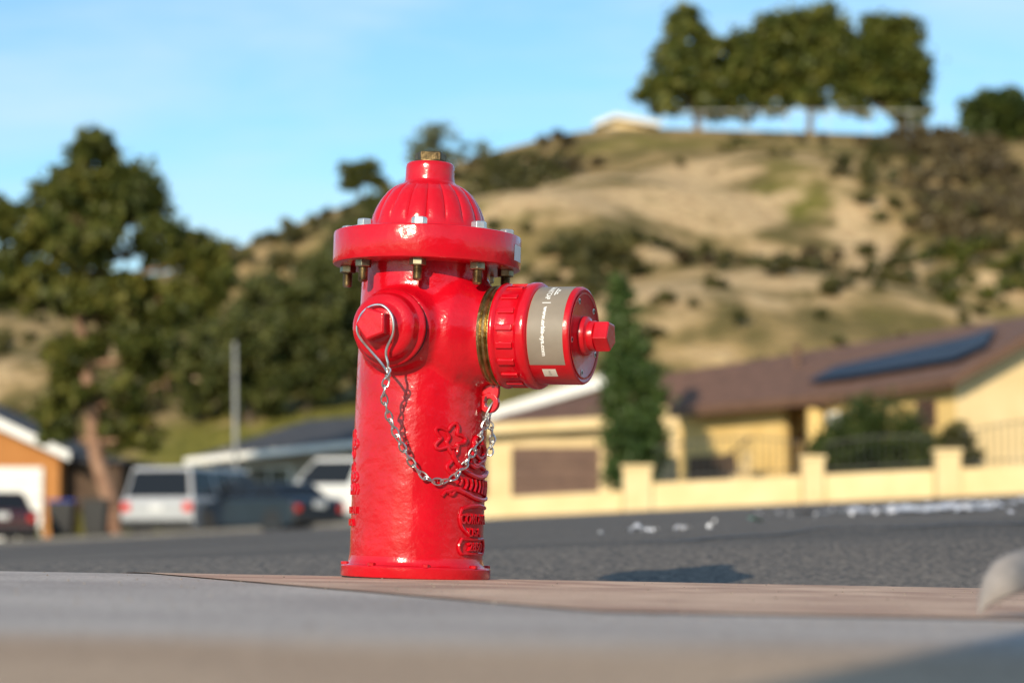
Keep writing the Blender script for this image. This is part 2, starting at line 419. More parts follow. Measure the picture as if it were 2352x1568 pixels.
L_ridge=leafmat('leaf_ridge',(0.036,0.052,0.010),(0.105,0.125,0.022),(0.24,0.225,0.048))
L_cyp=leafmat('leaf_cypress',(0.032,0.068,0.016),(0.072,0.12,0.030),(0.13,0.18,0.05))
L_brown=leafmat('leaf_scrub_brown',(0.060,0.045,0.024),(0.13,0.098,0.050),(0.21,0.17,0.08))
L_olive=leafmat('leaf_scrub_olive',(0.042,0.045,0.014),(0.095,0.09,0.030),(0.18,0.155,0.055))
L_yel=leafmat('leaf_yellowgreen',(0.07,0.075,0.012),(0.16,0.15,0.025),(0.28,0.24,0.05))
L_pale=leafmat('leaf_pale',(0.12,0.15,0.08),(0.24,0.26,0.16),(0.36,0.38,0.26),0.5)
def tree(name, base, u, trunk, blobs, count, size, lm, bm_, r0, limbs=True, **kw):
    """trunk / blobs are in local survey units u (metres per unit), measured from the foot of the trunk"""
    e=empty(name, base)
    tp=[Vector((p[0]*u,p[1]*u,p[2]*u)) for p in trunk]
    pts=spline(tp,5); n=len(pts)
    parts=[tubevf(pts,[r0*(1.25 if i==0 else 1)*(1-0.75*i/(n-1)) for i in range(n)],9)]
    B=[(b[0]*u,b[1]*u,b[2]*u,b[3]*u,b[4]*u,b[5]*u) for b in blobs]
    if limbs:
        for b in B:
            c=Vector(b[:3]); 
            cand=[p for p in pts if p.z<c.z-0.3*b[5]] or [pts[len(pts)//2]]
            s=cand[-1] if len(cand)<n else pts[int(n*0.7)]
            mid=(s+c)/2+Vector((random.uniform(-.1,.1),random.uniform(-.1,.1),-0.08))*(c-s).length
            parts.append(tubevf(spline([s,mid,c],4),[r0*0.42*(1-0.8*i/8) for i in range(9)],6))
            for _ in range(4):
                d=Vector((random.gauss(0,1),random.gauss(0,1),random.gauss(0.3,1))).normalized()
                q=c+Vector((d.x*b[3],d.y*b[4],d.z*b[5]))*0.85
                parts.append(tubevf([c,(c+q)/2+Vector((0,0,.1)),q],[r0*0.12,r0*0.08,r0*0.03],5))
    newobj('trunk',*merge(parts),bm_,parent=e,smooth=True)
    leaves('crown',B,count,size,lm,parent=e,**kw)
    return e
tree('oak_tree',(-10.93,63.3,-0.05),0.012,
  [(0,0,0),(-8,0,80),(-45,0,200),(-60,5,330),(-80,0,450),(-85,0,560),(-60,0,700),(-50,0,820)],
  [(-60,0,895,55,60,60),(15,20,800,90,95,75),(-130,10,790,80,85,70),(-60,-40,690,115,115,75),(110,0,690,75,80,65),(190,10,650,62,65,65),(235,0,585,36,42,50),
   (-215,0,720,72,75,60),(-35,0,560,105,105,65),(110,20,550,90,90,60),(-170,0,570,100,95,65),(-262,0,610,70,72,80),(-262,0,740,50,55,50),(190,0,540,42,50,42),
   (65,0,440,80,85,65),(-95,30,440,80,85,55),(20,-10,330,68,80,55),(70,0,250,48,50,45),(-105,0,340,65,70,55),(-10,20,240,45,55,35),(-140,0,260,52,55,45),(110,0,360,38,45,45)],
  28000,0.165,L_oak,M_bark,0.27,sub=0.48)
u=0.03
tree('ridge_tree',(13.0,158.5,27.9),u,[(0,0,0),(-5,0,60),(-20,0,130),(-40,0,200)],
  [(-60,0,95,85,70,55),(-50,0,150,85,70,60),(-40,0,225,62,60,55),(-35,0,280,38,45,35),(40,0,90,70,60,50),(60,0,150,85,70,75),(30,0,200,55,60,40),(110,0,75,55,45,35),(-110,0,115,40,40,45),(115,0,170,60,60,70)],
  11500,0.33,L_ridge,M_barkg,0.3,sub=0.5)
tree('ridge_tree',(20.7,158.5,27.7),u,[(0,0,0),(5,0,60),(-5,0,130),(0,0,200)],
  [(-85,0,190,90,70,75),(-60,0,245,85,70,60),(10,0,270,90,80,50),(60,0,200,90,75,75),(-30,0,150,75,65,50),(-80,0,100,60,50,40),(45,0,110,70,60,40),(-10,0,90,45,40,25)],
  13000,0.33,L_ridge,M_barkg,0.28,sub=0.5)
tree('ridge_tree',(27.2,158.5,27.7),u,[(0,0,0),(-3,0,60),(-15,0,130),(-30,0,190)],
  [(-30,0,250,78,70,50),(-65,0,190,75,65,60),(-5,0,200,65,65,60),(28,0,150,40,45,60),(30,0,80,34,38,50),(-45,0,115,65,55,45),(-100,0,95,45,45,45),(-110,0,180,50,50,60),(0,0,60,30,30,30)],
  11000,0.33,L_ridge,M_barkg,0.26,sub=0.5)
tree('ridge_tree',(33.8,158,27.3),u,[(0,0,0),(0,0,50)],[(0,0,75,75,70,52),(-40,0,40,55,50,45),(50,0,50,70,60,55)],8500,0.3,L_dark,M_barkg,0.25,sub=0.45)
tree('feathery_tree',(-4.9,158,24.9),u,[(0,0,0),(-5,0,50),(-8,0,90)],[(0,0,95,60,40,28),(-50,0,62,42,30,28),(50,0,62,55,30,28),(-10,0,50,50,30,28)],2000,0.2,L_pale,M_barkg,0.12,sub=0.65)
tree('hill_tree',(-10.4,156,23.0),u,[(0,0,0),(0,0,30),(0,0,60)],[(0,0,68,45,38,28),(-25,0,45,34,30,20),(30,0,42,32,25,20)],2400,0.3,L_willow,M_barkg,0.12,sub=0.45)
for (x,y,h,w,c,mm) in [(-13.0,97,4.6,1.6,4000,L_willow),(-10.9,95,5.6,1.7,5000,L_willow),(-8.6,96,6.6,1.7,5500,L_willow),(-6.4,98,7.2,1.8,5500,L_willow),(-11.8,110,5.5,2.0,5000,L_willow),(-9.0,115,6.0,2.2,5500,L_willow),(-7.2,122,5.5,2.2,5000,L_willow),(-4.2,102,7,2,5000,L_dark)]:
    z=gz(x,y)-0.2
    tree('willow_tree',(x,y,z),1.0,[(0,0,0),(0.1,0,h*0.4),(0,0,h*0.8)],
      [(0,0,h*0.70,w*.8,w*.8,h*0.24),(w*0.4,0,h*0.45,w*0.7,w*0.8,h*0.26),(-w*0.5,0,h*0.42,w*0.7,w*0.8,h*0.26),(0.2,0,h*0.22,w*0.8,w*0.8,h*0.16)],c,0.22,mm,M_barkg,0.16,sub=0.4)
def scrub(name, regions, lm, size):
    B=[]
    for (x0,x1,y0,y1,n,r) in regions:
        for _ in range(n):
            x=random.uniform(x0,x1); y=random.uniform(y0,y1); q=r*random.uniform(0.45,1.25)
            B.append((x,y,gz(x,y)+q*0.15,q*1.35,q*1.35,q*0.6))
    return leaves(name,B,int(len(B)*150),size,lm,sub=0.5)
scrub('hillside_scrub',[(-4,4,138,152,44,1.3),(3,16,114,122,54,1.15),(9,20,106,116,22,0.9),(14,16,150,157,5,1.0),(-8,-2,146,156,18,1.1),(20,26,118,150,34,1.1),(-5,6,108,126,32,1.1),(-19,-6,122,152,80,1.3),(-42,-20,100,150,90,1.5),(-2,22,94,106,32,0.8),(8,24,140,156,10,0.7),(-2,4,128,138,8,0.9),(-24,-14,92,112,26,1.3),(19,25,104,120,22,1.0)],L_olive,0.3)
scrub('brown_scrub',[(24,33,122,156,130,1.3),(26,45,100,130,60,1.3),(17,22,153,158,8,0.8),(-2,5,144,155,26,1.1),(8,18,116,124,16,1.0),(-24,-16,116,148,18,1.2),(-22,-13,98,112,12,1.0),(-6,0,118,130,10,1.0)],L_brown,0.3)
scrub('green_scrub',[(21,26,106,118,22,1.2),(28,40,96,106,20,1.4),(-12,-6,84,90,4,0.6),(-12,-4,104,124,24,1.2)],L_oak,0.28)
scrub('yellow_shrub',[(-11.3,-9.6,66,69,6,0.5),(-16,-11.5,72,82,22,1.0)],L_yel,0.15)
leaves('round_bush',[(8.2,51.6,2.0,1.3,1.2,1.15),(7.5,51.6,1.7,0.85,0.9,0.85),(9.0,51.6,1.7,0.8,0.9,0.8),(8.2,51.6,1.4,1.4,1.0,0.7)],24000,0.07,L_dark,sub=0.3,shell=0.9)
leaves('garden_shrub',[(10.05,51.7,1.9,0.5,0.5,0.7)],5000,0.075,L_olive,sub=0.35)
tree('cypress_tree',(3.05,58,0.75),1.0,[(0,0,0),(0,0,3),(-0.2,0,6.0)],
  [(-0.3,0,5.7,0.22,0.25,0.6),(-0.22,0,4.8,0.42,0.4,0.8),(-0.12,0,3.8,0.62,0.55,0.9),(0,0,2.8,0.76,0.7,1.0),(0.05,0,1.6,0.82,0.7,1.0),(0.0,0,0.7,0.74,0.6,0.6)],17000,0.10,L_cyp,M_barkg,0.10,limbs=False,sub=0.45)

# ------------------------------------------------------------------ buildings
M_yel=mat('yellow_stucco',(0.66,0.45,0.165),(0.74,0.52,0.21),scale=1.5,rough=0.95)
M_cream=mat('cream_stucco',(0.70,0.52,0.27),(0.77,0.59,0.33),scale=1.5,rough=0.95)
M_beige=mat('beige_stucco',(0.32,0.29,0.24),(0.38,0.345,0.29),scale=1.5,rough=0.95)
M_orange=mat('orange_siding',(0.40,0.16,0.04),(0.48,0.21,0.06),scale=1.5,rough=0.85)
M_dkbrown=mat('dark_siding_and_recess',(0.07,0.04,0.025),(0.10,0.06,0.035),scale=2,rough=0.85)  # rear wing siding; also the painted-in shade of the recess panel
M_brroof=mat('brown_shingles',(0.10,0.050,0.033),(0.18,0.088,0.058),scale=4,rough=0.9,bump=0.5,bscale=10)
M_dkroof=mat('dark_shingles',(0.035,0.037,0.045),(0.06,0.06,0.07),scale=4,rough=0.9)
M_fascia=mat('brown_fascia',(0.12,0.06,0.035),(0.15,0.08,0.05),scale=3,rough=0.7)
M_wtrim=mat('white_trim',(0.74,0.73,0.70),(0.8,0.79,0.77),scale=3,rough=0.6)
M_gar=mat('brown_garage_door',(0.10,0.05,0.035),(0.14,0.075,0.05),scale=3,rough=0.6)
M_glass=mat('window_glass',(0.02,0.025,0.03),rough=0.12,spec=0.4)
M_cglass=mat('tinted_car_glass',(0.012,0.014,0.018),rough=0.18,spec=0.25)
M_solar=mat('solar_cells',(0.012,0.016,0.03),(0.02,0.026,0.045),scale=2,rough=0.45,spec=0.2)
M_iron=mat('black_iron',(0.02,0.02,0.02),rough=0.5)

def quadwall(p0,p1,zb0,zt0,zb1,zt1,th=0.2):
    p0=Vector((p0[0],p0[1],0));p1=Vector((p1[0],p1[1],0)); d=(p1-p0).normalized(); n=Vector((-d.y,d.x,0))*th
    vs=[(p0.x,p0.y,zb0),(p1.x,p1.y,zb1),(p1.x,p1.y,zt1),(p0.x,p0.y,zt0),(p0.x+n.x,p0.y+n.y,zb0),(p1.x+n.x,p1.y+n.y,zb1),(p1.x+n.x,p1.y+n.y,zt1),(p0.x+n.x,p0.y+n.y,zt0)]
    return vs,[(0,1,2,3),(7,6,5,4),(0,4,5,1),(1,5,6,2),(2,6,7,3),(3,7,4,0)]
def panel(p0,p1,s0,s1,z0,z1,off,th=0.03):
    a=Vector((p0[0],p0[1],0)); d=(Vector((p1[0],p1[1],0))-a).normalized(); n=Vector((d.y,-d.x,0))
    q0=a+d*s0+n*(off+th); q1=a+d*s1+n*(off+th)
    return quadwall(q0,q1,z0,z1,z0,z1,th)
def window(par,p0,p1,s0,s1,z0,z1,bars=1,frame=None):
    newobj('window_frame',*merge([panel(p0,p1,s0-.08,s1+.08,z0-.08,z0,0.002,.06),panel(p0,p1,s0-.08,s1+.08,z1,z1+.08,0.002,.06),panel(p0,p1,s0-.08,s0,z0,z1,0.002,.06),panel(p0,p1,s1,s1+.08,z0,z1,0.002,.06)]+
       [panel(p0,p1,s0+(s1-s0)*(k+1)/(bars+1)-.025,s0+(s1-s0)*(k+1)/(bars+1)+.025,z0,z1,0.02,.04) for k in range(bars)]),frame or M_wtrim,parent=par)
    newobj('window_pane',*panel(p0,p1,s0,s1,z0,z1,0.002,.015),M_glass,parent=par)

H=empty('yellow_house')
A=(4.37,63.3,3.48);B_=(8.37,57.5,3.57);C=(10.14,52.9,3.66);F=(14.9,54.2,6.25)
low=[Vector(A),Vector(B_),Vector(C),Vector(F)]
D=Vector((4.1,66.5,4.62));E=Vector((18.2,62,6.62))
up=[D,D.lerp(E,0.38),D.lerp(E,0.62),E]
def roofpt(s,t):
    s*=3; i=min(2,int(s)); f=s-i
    return low[i].lerp(low[i+1],f).lerp(up[i].lerp(up[i+1],f),t)
vs=[];fs=[]
ns,ntt=18,6
for j in range(ntt+1):
    for i in range(ns+1): vs.append(roofpt(i/ns,j/ntt))
for j in range(ntt):
    for i in range(ns): fs.append((j*(ns+1)+i,j*(ns+1)+i+1,(j+1)*(ns+1)+i+1,(j+1)*(ns+1)+i))
ro=newobj('roof',vs,fs,M_brroof,parent=H); so=ro.modifiers.new('th','SOLIDIFY'); so.thickness=0.12; so.offset=0
for i in range(3):
    a,b=low[i],low[i+1]; d=(b-a).normalized(); n=Vector((d.y,-d.x,0)).normalized()*0.05
    vs=[a+n*1.3+Vector((0,0,.07)),b+n*1.3+Vector((0,0,.07)),b+n*1.3-Vector((0,0,.17)),a+n*1.3-Vector((0,0,.17)),a+n*.3+Vector((0,0,.07)),b+n*.3+Vector((0,0,.07)),b+n*.3-Vector((0,0,.17)),a+n*.3-Vector((0,0,.17))]
    newobj('fascia',vs,[(0,1,2,3),(7,6,5,4),(0,4,5,1),(1,5,6,2),(2,6,7,3),(3,7,4,0)],M_fascia,parent=H)
g0=0.5
W0=(4.75,63.9);W1=(7.15,60.4);W4=(10.35,53.5)
newobj('wall_wing',*quadwall(W0,W1,g0,3.45,g0,3.5),M_yel,parent=H)
newobj('wall_porch_back',*quadwall((7.5,61.6),(8.6,59.9),g0,3.5,g0,3.5),M_yel,parent=H)
newobj('wall_mid',*quadwall((8.05,58.55),W4,g0,3.50,g0,3.60),M_yel,parent=H)
newobj('porch_post',*boxvf((7.78,58.85,1.85),(0.4,0.35,2.9)),M_yel,parent=H)
newobj('gable_wall',*quadwall((10.36,53.5),(15,54.75),g0,3.75,g0,6.15),M_cream,parent=H)
newobj('side_wall',*quadwall((15,54.8),(18.1,61.5),g0,6.0,g0,6.3),M_yel,parent=H)
newobj('rear_wall',*quadwall((4.8,66),(18,61.6),g0,4.4,g0,6.3),M_yel,parent=H)
window(H,(8.05,58.55),W4,0.15,0.95,1.9,3.1)
window(H,(8.05,58.55),W4,4.1,4.7,2.7,3.2,2,M_gar)
newobj('front_door',*panel((7.5,61.6),(8.6,59.9),0.4,1.2,0.7,2.8,0.003,.04),M_gar,parent=H)
newobj('dark_recess_panel',*panel(W0,W1,0.3,2.3,0.6,2.25,0.003,.05),M_dkbrown,parent=H)  # flat dark panel on the wall, the recess's shade put into its colour
newobj('porch_steps',*merge([boxvf((5.55+0.14*k,60.3-0.1*k,0.6+0.14*k),(0.14,1.0,1.0+0.28*k)) for k in range(5)]),M_cream,parent=H)
newobj('handrail',*merge([tubevf([(5.45,59.6,2.0),(6.15,59.2,2.6)],0.03,6)]+[tubevf([(5.45+.17*k,59.6-.1*k,1.1),(5.45+.17*k,59.6-.1*k,2.0+.15*k)],0.015,5) for k in range(5)]),M_iron,parent=H)
vs=[];NN=8
for j in range(4):
    for i in range(NN+1):
        tt=i/NN
        s=0.27+0.45*tt+(0.05*j/3)*(1-tt); t=0.20+(0.24+0.18*tt)*j/3
        vs.append(roofpt(s,t)+Vector((-.05,-.08,0.16)))
fs=[(j*(NN+1)+i,j*(NN+1)+i+1,(j+1)*(NN+1)+i+1,(j+1)*(NN+1)+i) for j in range(3) for i in range(NN)]
so=newobj('solar_panels',vs,fs,M_solar,parent=H); q=so.modifiers.new('t','SOLIDIFY'); q.thickness=0.05
newobj('roof_vent',*lathe([(0.08,0),(0.08,0.5),(0.13,0.5),(0.13,0.6)],12,Matrix.Translation(roofpt(0.25,0.7))),M_fascia,parent=H)

G=empty('garage_house')
gy=65.9
newobj('wall',*merge([boxvf((-0.36,gy,1.9),(0.7,0.25,2.9)),boxvf((2.75,gy,1.9),(0.48,0.25,2.9)),boxvf((1.25,gy,3.1),(2.52,0.25,0.52))]),M_cream,parent=G)
newobj('side_wall',*boxvf((-0.6,gy+4,1.9),(0.22,7.7,2.85)),M_cream,parent=G)
gd=[boxvf((1.25,gy+0.02,0.85+0.5*k),(2.52,0.1,0.485)) for k in range(4)]
newobj('garage_door',*merge(gd),M_gar,parent=G,bevel=0.01)
newobj('roof',[(-1.0,gy-.6,3.2),(3.3,gy-.6,3.45),(4.2,gy+3.5,4.75),(-0.2,gy+3.5,3.75),(-1.0,gy+8,3.2),(3.3,gy+8,3.45)],[(0,1,2,3),(3,2,5,4)],M_brroof,parent=G).modifiers.new('s','SOLIDIFY').thickness=0.14
newobj('fascia',[(-1.05,gy-.66,2.93),(3.3,gy-.66,3.17),(3.3,gy-.66,3.47),(-1.05,gy-.66,3.22),(-1.05,gy-.61,2.93),(3.3,gy-.61,3.17),(3.3,gy-.61,3.47),(-1.05,gy-.61,3.22)],[(0,1,2,3),(7,6,5,4),(0,4,5,1),(1,5,6,2),(2,6,7,3),(3,7,4,0)],M_cream,parent=G)

def gable_house(name, x0,x1, y, zg, ze0, ze1, xp, zp, depth, wallm, roofm, trimm, th=0.3, over=0.4):
    e=empty(name)
    newobj('front_wall',*prism([(x0+over,zg),(x1-over,zg),(x1-over,ze1+0.02),(xp,zp-0.18),(x0+over,ze0+0.02)],y,y+0.2),wallm,parent=e)
    newobj('back_wall',*prism([(x0+over,zg),(x1-over,zg),(x1-over,ze1+0.02),(xp,zp-0.18),(x0+over,ze0+0.02)],y+depth-0.2,y+depth),wallm,parent=e)
    newobj('side_walls',*merge([boxvf((x0+over+.1,y+depth/2,(zg+ze0)/2),(0.2,depth-.42,ze0-zg)),boxvf((x1-over-.1,y+depth/2,(zg+ze1)/2),(0.2,depth-.42,ze1-zg))]),wallm,parent=e)
    newobj('roof',*prism([(x0,ze0+.0),(xp,zp),(x1,ze1),(x1,ze1+.14),(xp,zp+.16),(x0,ze0+.14)],y-0.5,y+depth+.5),roofm,parent=e)
    newobj('rake_trim',*prism([(x0-.05,ze0-.12),(xp,zp-th+.1),(x1+.05,ze1-.12),(x1+.05,ze1+.19),(xp,zp+.22),(x0-.05,ze0+.19)],y-0.58,y-0.505),trimm,parent=e)
    return e
e=gable_house('white_gable_house',-0.9,8.3,75,0.8,3.9,3.9,3.6,5.28,9,M_cream,M_brroof,M_wtrim,th=0.3)
e=gable_house('orange_house',-26.0,-15.15,79,-0.4,2.75,2.75,-20.6,5.3,10,M_orange,M_dkroof,M_wtrim)
newobj('garage_door',*merge([boxvf((-18.35,78.93,0.05+0.53*k),(4.5,0.1,0.51)) for k in range(5)]),M_wtrim,parent=e,bevel=0.015)
newobj('rear_wing',*boxvf((-14.6,83,1.1),(1.9,6,3.0)),M_dkbrown,parent=e)
newobj('rear_wing_roof',*boxvf((-14.55,83,2.68),(2.3,6.6,0.14)),M_dkroof,parent=e)
e=empty('ranch_house')
newobj('walls',*merge([boxvf((-6.3,79.6,1.6),(7.6,0.25,2.9)),boxvf((-10.0,83,1.5),(0.24,6.5,2.7)),boxvf((-2.6,83,1.6),(0.24,6.5,2.9))]),M_beige,parent=e)
newobj('roof',[(-11.2,78.6,2.68),(-1.9,78.6,3.62),(-1.9,84,4.75),(-7.5,84,4.3),(-1.9,89,3.6),(-11.2,89,2.68)],[(0,1,2,3),(3,2,4,5),(0,3,5)],M_dkroof,parent=e)
newobj('eave_fascia',[(-11.2,78.52,2.5),(-1.9,78.52,3.43),(-1.9,78.52,3.66),(-11.2,78.52,2.72),(-11.2,78.58,2.5),(-1.9,78.58,3.43),(-1.9,78.58,3.66),(-11.2,78.58,2.72)],[(0,1,2,3),(7,6,5,4),(0,4,5,1),(1,5,6,2),(2,6,7,3),(3,7,4,0)],M_wtrim,parent=e)
window(e,(-10.1,79.47),(-2.5,79.47),1.0,2.4,1.4,2.4)
window(e,(-10.1,79.47),(-2.5,79.47),3.6,4.8,1.4,2.4)
e=gable_house('hilltop_house',5.8,10.4,160,27.6,28.9,28.9,7.3,29.5,4,M_cream,M_beige,M_wtrim,th=0.2,over=0.2)
window(e,(6.0,160),(10.2,160),0.8,1.5,28.2,28.7)
parts=[tubevf([(10.5,157.2,29.4),(20,157.2,29.5),(29,157.2,29.4)],0.03,5)]
for k in range(7):
    x=10.5+k*2.84; parts.append(tubevf([(x,157.2,gz(x,157.2)-.2),(x,157.2,29.45)],0.025,5))
newobj('rail_fence',*merge(parts),M_wtrim)
W=empty('garden_wall')
wall_h=lambda x: 0.46 if x<2.5 else 0.60
segs=[(-3,-0.5),(-0.5,1.1),(1.1,2.46),(3.14,4.8),(4.8,6.30),(6.82,7.9),(7.9,9.05),(9.62,11.5),(11.5,15)]
for a,b in segs:
    h=wall_h((a+b)/2)
    newobj('wall_panel',*quadwall((a,edge_y(a)+.1),(b,edge_y(b)+.1),st_z(a,edge_y(a))-.2,st_z(a,edge_y(a))+h,st_z(b,edge_y(b))-.2,st_z(b,edge_y(b))+h,0.18),M_cream,parent=W)
for x,w,h in [(2.8,0.66,0.98),(6.56,0.5,0.98),(9.34,0.56,0.98)]:
    y=edge_y(x)+.15; z=st_z(x,y)
    newobj('pier',*merge([boxvf((x,y,z+h/2-.1),(w-.04,0.42,h+.1)),boxvf((x,y,z+h),(w+.06,0.5,0.08))]),M_cream,parent=W,bevel=0.01)
def fence(name,x0,x1,top0,top1,arch=0):
    parts=[]; n=int((x1-x0)/0.14)
    tops=[]
    for k in range(n+1):
        t=k/n; x=x0+(x1-x0)*t; y=edge_y(x)+.2; z=st_z(x,y)+0.58; zt=top0+(top1-top0)*t+arch*math.sin(math.pi*t)
        parts.append(tubevf([(x,y,z-.05),(x,y,zt+.06)],0.011,4)); tops.append((x,y,zt))
    parts.append(tubevf(tops,0.018,4)); parts.append(tubevf([(p[0],p[1],st_z(p[0],p[1])+.72) for p in tops],0.018,4))
    return newobj(name,*merge(parts),M_iron)
fence('iron_fence',3.2,6.3,2.0,2.1,0.15); fence('iron_fence',9.65,13,2.25,2.35,0.2); fence('iron_fence',6.85,9.05,2.05,2.15,0.1)

# ------------------------------------------------------------------ vehicles
M_tire=mat('tyre',(0.02,0.02,0.02),rough=0.8); M_rim=mat('rim',(0.3,0.3,0.31),rough=0.35,metal=1)
M_tail=mat('tail_lamp',(0.6,0.03,0.02),rough=0.2); M_head=mat('head_lamp',(0.7,0.7,0.68),rough=0.1); M_plast=mat('black_plastic',(0.025,0.025,0.027),rough=0.5)
M_plate=mat('plate',(0.6,0.6,0.6),rough=0.5)
def vehicle(name, loc, head, L, Wd, body, gh, paintm, wheelr=0.33, wb=(0.19,0.80), lamp=1.0):
    """body: side profile [(x/L, z)], gh: greenhouse (x0,x1 at belt, x0,x1 at roof, zbelt, zroof); nose toward +x"""
    e=empty(name,loc,(0,0,math.radians(head)))
    P=[((x-0.5)*L,z) for x,z in body]
    newobj('body',*prism(P,-Wd/2,Wd/2),paintm,parent=e,smooth=True,bevel=0.07,seg=4)
    a0,a1,b0,b1,zb,zr=gh
    xb0,xb1,xr0,xr1=[(q-0.5)*L for q in (a0,a1,b0,b1)]
    hb=Wd/2-0.05; hr=Wd/2-0.22
    V=[Vector(v) for v in [(xb0,-hb,zb),(xb1,-hb,zb),(xb1,hb,zb),(xb0,hb,zb),(xr0,-hr,zr),(xr1,-hr,zr),(xr1,hr,zr),(xr0,hr,zr)]]
    newobj('cabin',V,[(0,1,5,4),(1,2,6,5),(2,3,7,6),(3,0,4,7),(4,5,6,7)],paintm,parent=e,bevel=0.04,seg=3,smooth=True)
    gl=[]
    def pane(a,b,c,d,m=0.08):
        n=(b-a).cross(d-a).normalized()
        cen=(a+b+c+d)/4
        if n.dot(cen-Vector((0,0,(zb+zr)/2)))<0: n=-n
        q=[]
        for f,g in ((m,0.08),(1-m,0.08),(1-m,0.88),(m,0.88)):
            lo=a.lerp(b,f); hi=d.lerp(c,f); q.append(lo.lerp(hi,g)+n*0.006)
        q+=[p+n*0.006 for p in q]
        gl.append((q,[(0,1,2,3),(4,5,6,7),(0,1,5,4),(1,2,6,5),(2,3,7,6),(3,0,4,7)]))
    pane(V[1],V[2],V[6],V[5],.06); pane(V[3],V[0],V[4],V[7],.04)
    nsd=3 if L>4.7 else 2
    for k in range(nsd):
        for (p,q,r,s) in ((V[0],V[1],V[5],V[4]),(V[3],V[2],V[6],V[7])):
            pane(p.lerp(q,k/nsd),p.lerp(q,(k+1)/nsd),s.lerp(r,(k+1)/nsd),s.lerp(r,k/nsd),.05)
    newobj('windows',*merge(gl),M_cglass,parent=e)
    tires=[];rims=[];arch=[]
    for f in wb:
        for sgn in (-1,1):
            x=(f-0.5)*L; M=Matrix.Translation((x,sgn*(Wd/2-0.11),wheelr))@Matrix.Rotation(math.pi/2,4,'X')
            tires.append(lathe([(wheelr*.6,-.1),(wheelr*.93,-.1),(wheelr,-.06),(wheelr,.06),(wheelr*.93,.1),(wheelr*.6,.1)],28,M))
            rims.append(lathe([(wheelr*.15,-.115),(wheelr*.62,-.09),(wheelr*.62,.09),(wheelr*.15,.115)],20,M))
            M2=Matrix.Translation((x,sgn*(Wd/2-0.095),wheelr+.03))@Matrix.Rotation(math.pi/2,4,'X')
            arch.append(lathe([(wheelr*1.17,-.1),(wheelr*1.17,.1)],28,M2))
    newobj('tyres',*merge(tires),M_tire,parent=e,smooth=True,sharp=40); newobj('rims',*merge(rims),M_rim,parent=e)
    newobj('wheel_arches',*merge(arch),M_plast,parent=e)
    zl=zb-0.18; xr=-L/2; xf=L/2
    newobj('tail_lamps',*merge([boxvf((xr+.03,s*(Wd/2-.16),zl),(0.12,0.28*lamp,0.26*lamp)) for s in (-1,1)]),M_tail,parent=e,bevel=0.02)
    newobj('head_lamps',*merge([boxvf((xf-.06,s*(Wd/2-.24),zl-.13),(0.16,0.36,0.15)) for s in (-1,1)]),M_head,parent=e,bevel=0.02)
    newobj('bumpers',*merge([boxvf((xr+.02,0,0.42),(0.16,Wd-.08,0.16)),boxvf((xf-.02,0,0.40),(0.16,Wd-.1,0.16))]),M_plast,parent=e,bevel=0.03)
    newobj('licence_plate',*boxvf((xr-.012,0,0.78),(0.03,0.34,0.16)),M_plate,parent=e)
    newobj('mirrors',*merge([boxvf((xb1-.35,s*(Wd/2+.07),zb+.08),(0.12,0.2,0.14)) for s in (-1,1)]),paintm,parent=e,bevel=0.03)
    return e
P_silver=mat('silver_paint',(0.40,0.40,0.42),(0.44,0.44,0.46),scale=2,rough=0.35,coat=0.6,metal=0.15)
P_white=mat('white_paint',(0.66,0.66,0.66),(0.70,0.70,0.70),scale=2,rough=0.3,coat=0.8)
P_dark=mat('dark_blue_paint',(0.010,0.016,0.028),(0.014,0.022,0.036),scale=2,rough=0.3,coat=0.3)
P_maroon=mat('maroon_paint',(0.05,0.01,0.012),(0.07,0.014,0.016),scale=2,rough=0.25,coat=0.9)
van_body=[(0,0.35),(0.0,0.95),(0.02,1.05),(0.78,1.02),(0.93,0.90),(0.99,0.72),(1.0,0.35),(0.95,0.25),(0.04,0.25)]
car_body=[(0,0.38),(0.0,0.80),(0.04,0.93),(0.3,0.94),(0.68,0.92),(0.92,0.80),(0.99,0.66),(1.0,0.36),(0.95,0.24),(0.04,0.24)]
vehicle('parked_minivan',(-7.75,57.9,-0.05),70,4.9,2.0,van_body,(0.01,0.86,0.05,0.66,0.98,1.78),P_silver,lamp=0.85)
vehicle('parked_car',(-5.95,55.4,st_z(-5.95,53)-0.14),136,4.0,1.65,car_body,(0.10,0.74,0.24,0.60,0.86,1.30),P_dark,wheelr=0.3,lamp=0.6)
vehicle('parked_car',(-4.3,60,st_z(-4.2,57)+0.05),160,4.7,1.9,van_body,(0.02,0.76,0.08,0.62,0.98,1.72),P_white,lamp=0.6)
vehicle('parked_car',(-13.55,59.5,st_z(-13.5,57)-.05),112,4.4,1.8,car_body,(0.10,0.74,0.24,0.60,0.90,1.4),P_maroon,lamp=0.6)
def bin_(x,y,lidm):
    e=empty('rubbish_bin',(x,y,st_z(x,56)+0.08))
    vs=[(-.26,-.28,0.08),(.26,-.28,0.08),(.26,.28,0.08),(-.26,.28,0.08),(-.33,-.36,.95),(.33,-.36,.95),(.33,.36,.95),(-.33,.36,.95)]
    newobj('bin_body',vs,[(0,1,2,3),(4,5,6,7),(0,1,5,4),(1,2,6,5),(2,3,7,6),(3,0,4,7)],M_plast,parent=e,bevel=0.03)
    newobj('lid',*merge([boxvf((0,-.02,0.995),(0.74,0.82,0.06)),boxvf((0,.38,1.0),(0.5,0.08,0.06))]),lidm,parent=e,bevel=0.02)
    newobj('wheels',*merge([lathe([(0.1,-.03),(0.1,.03)],16,Matrix.Translation((s*.3,.3,.1))@Matrix.Rotation(math.pi/2,4,'Y')) for s in (-1,1)]),M_tire,parent=e)
M_blue=mat('blue_lid',(0.02,0.05,0.35),rough=0.4)
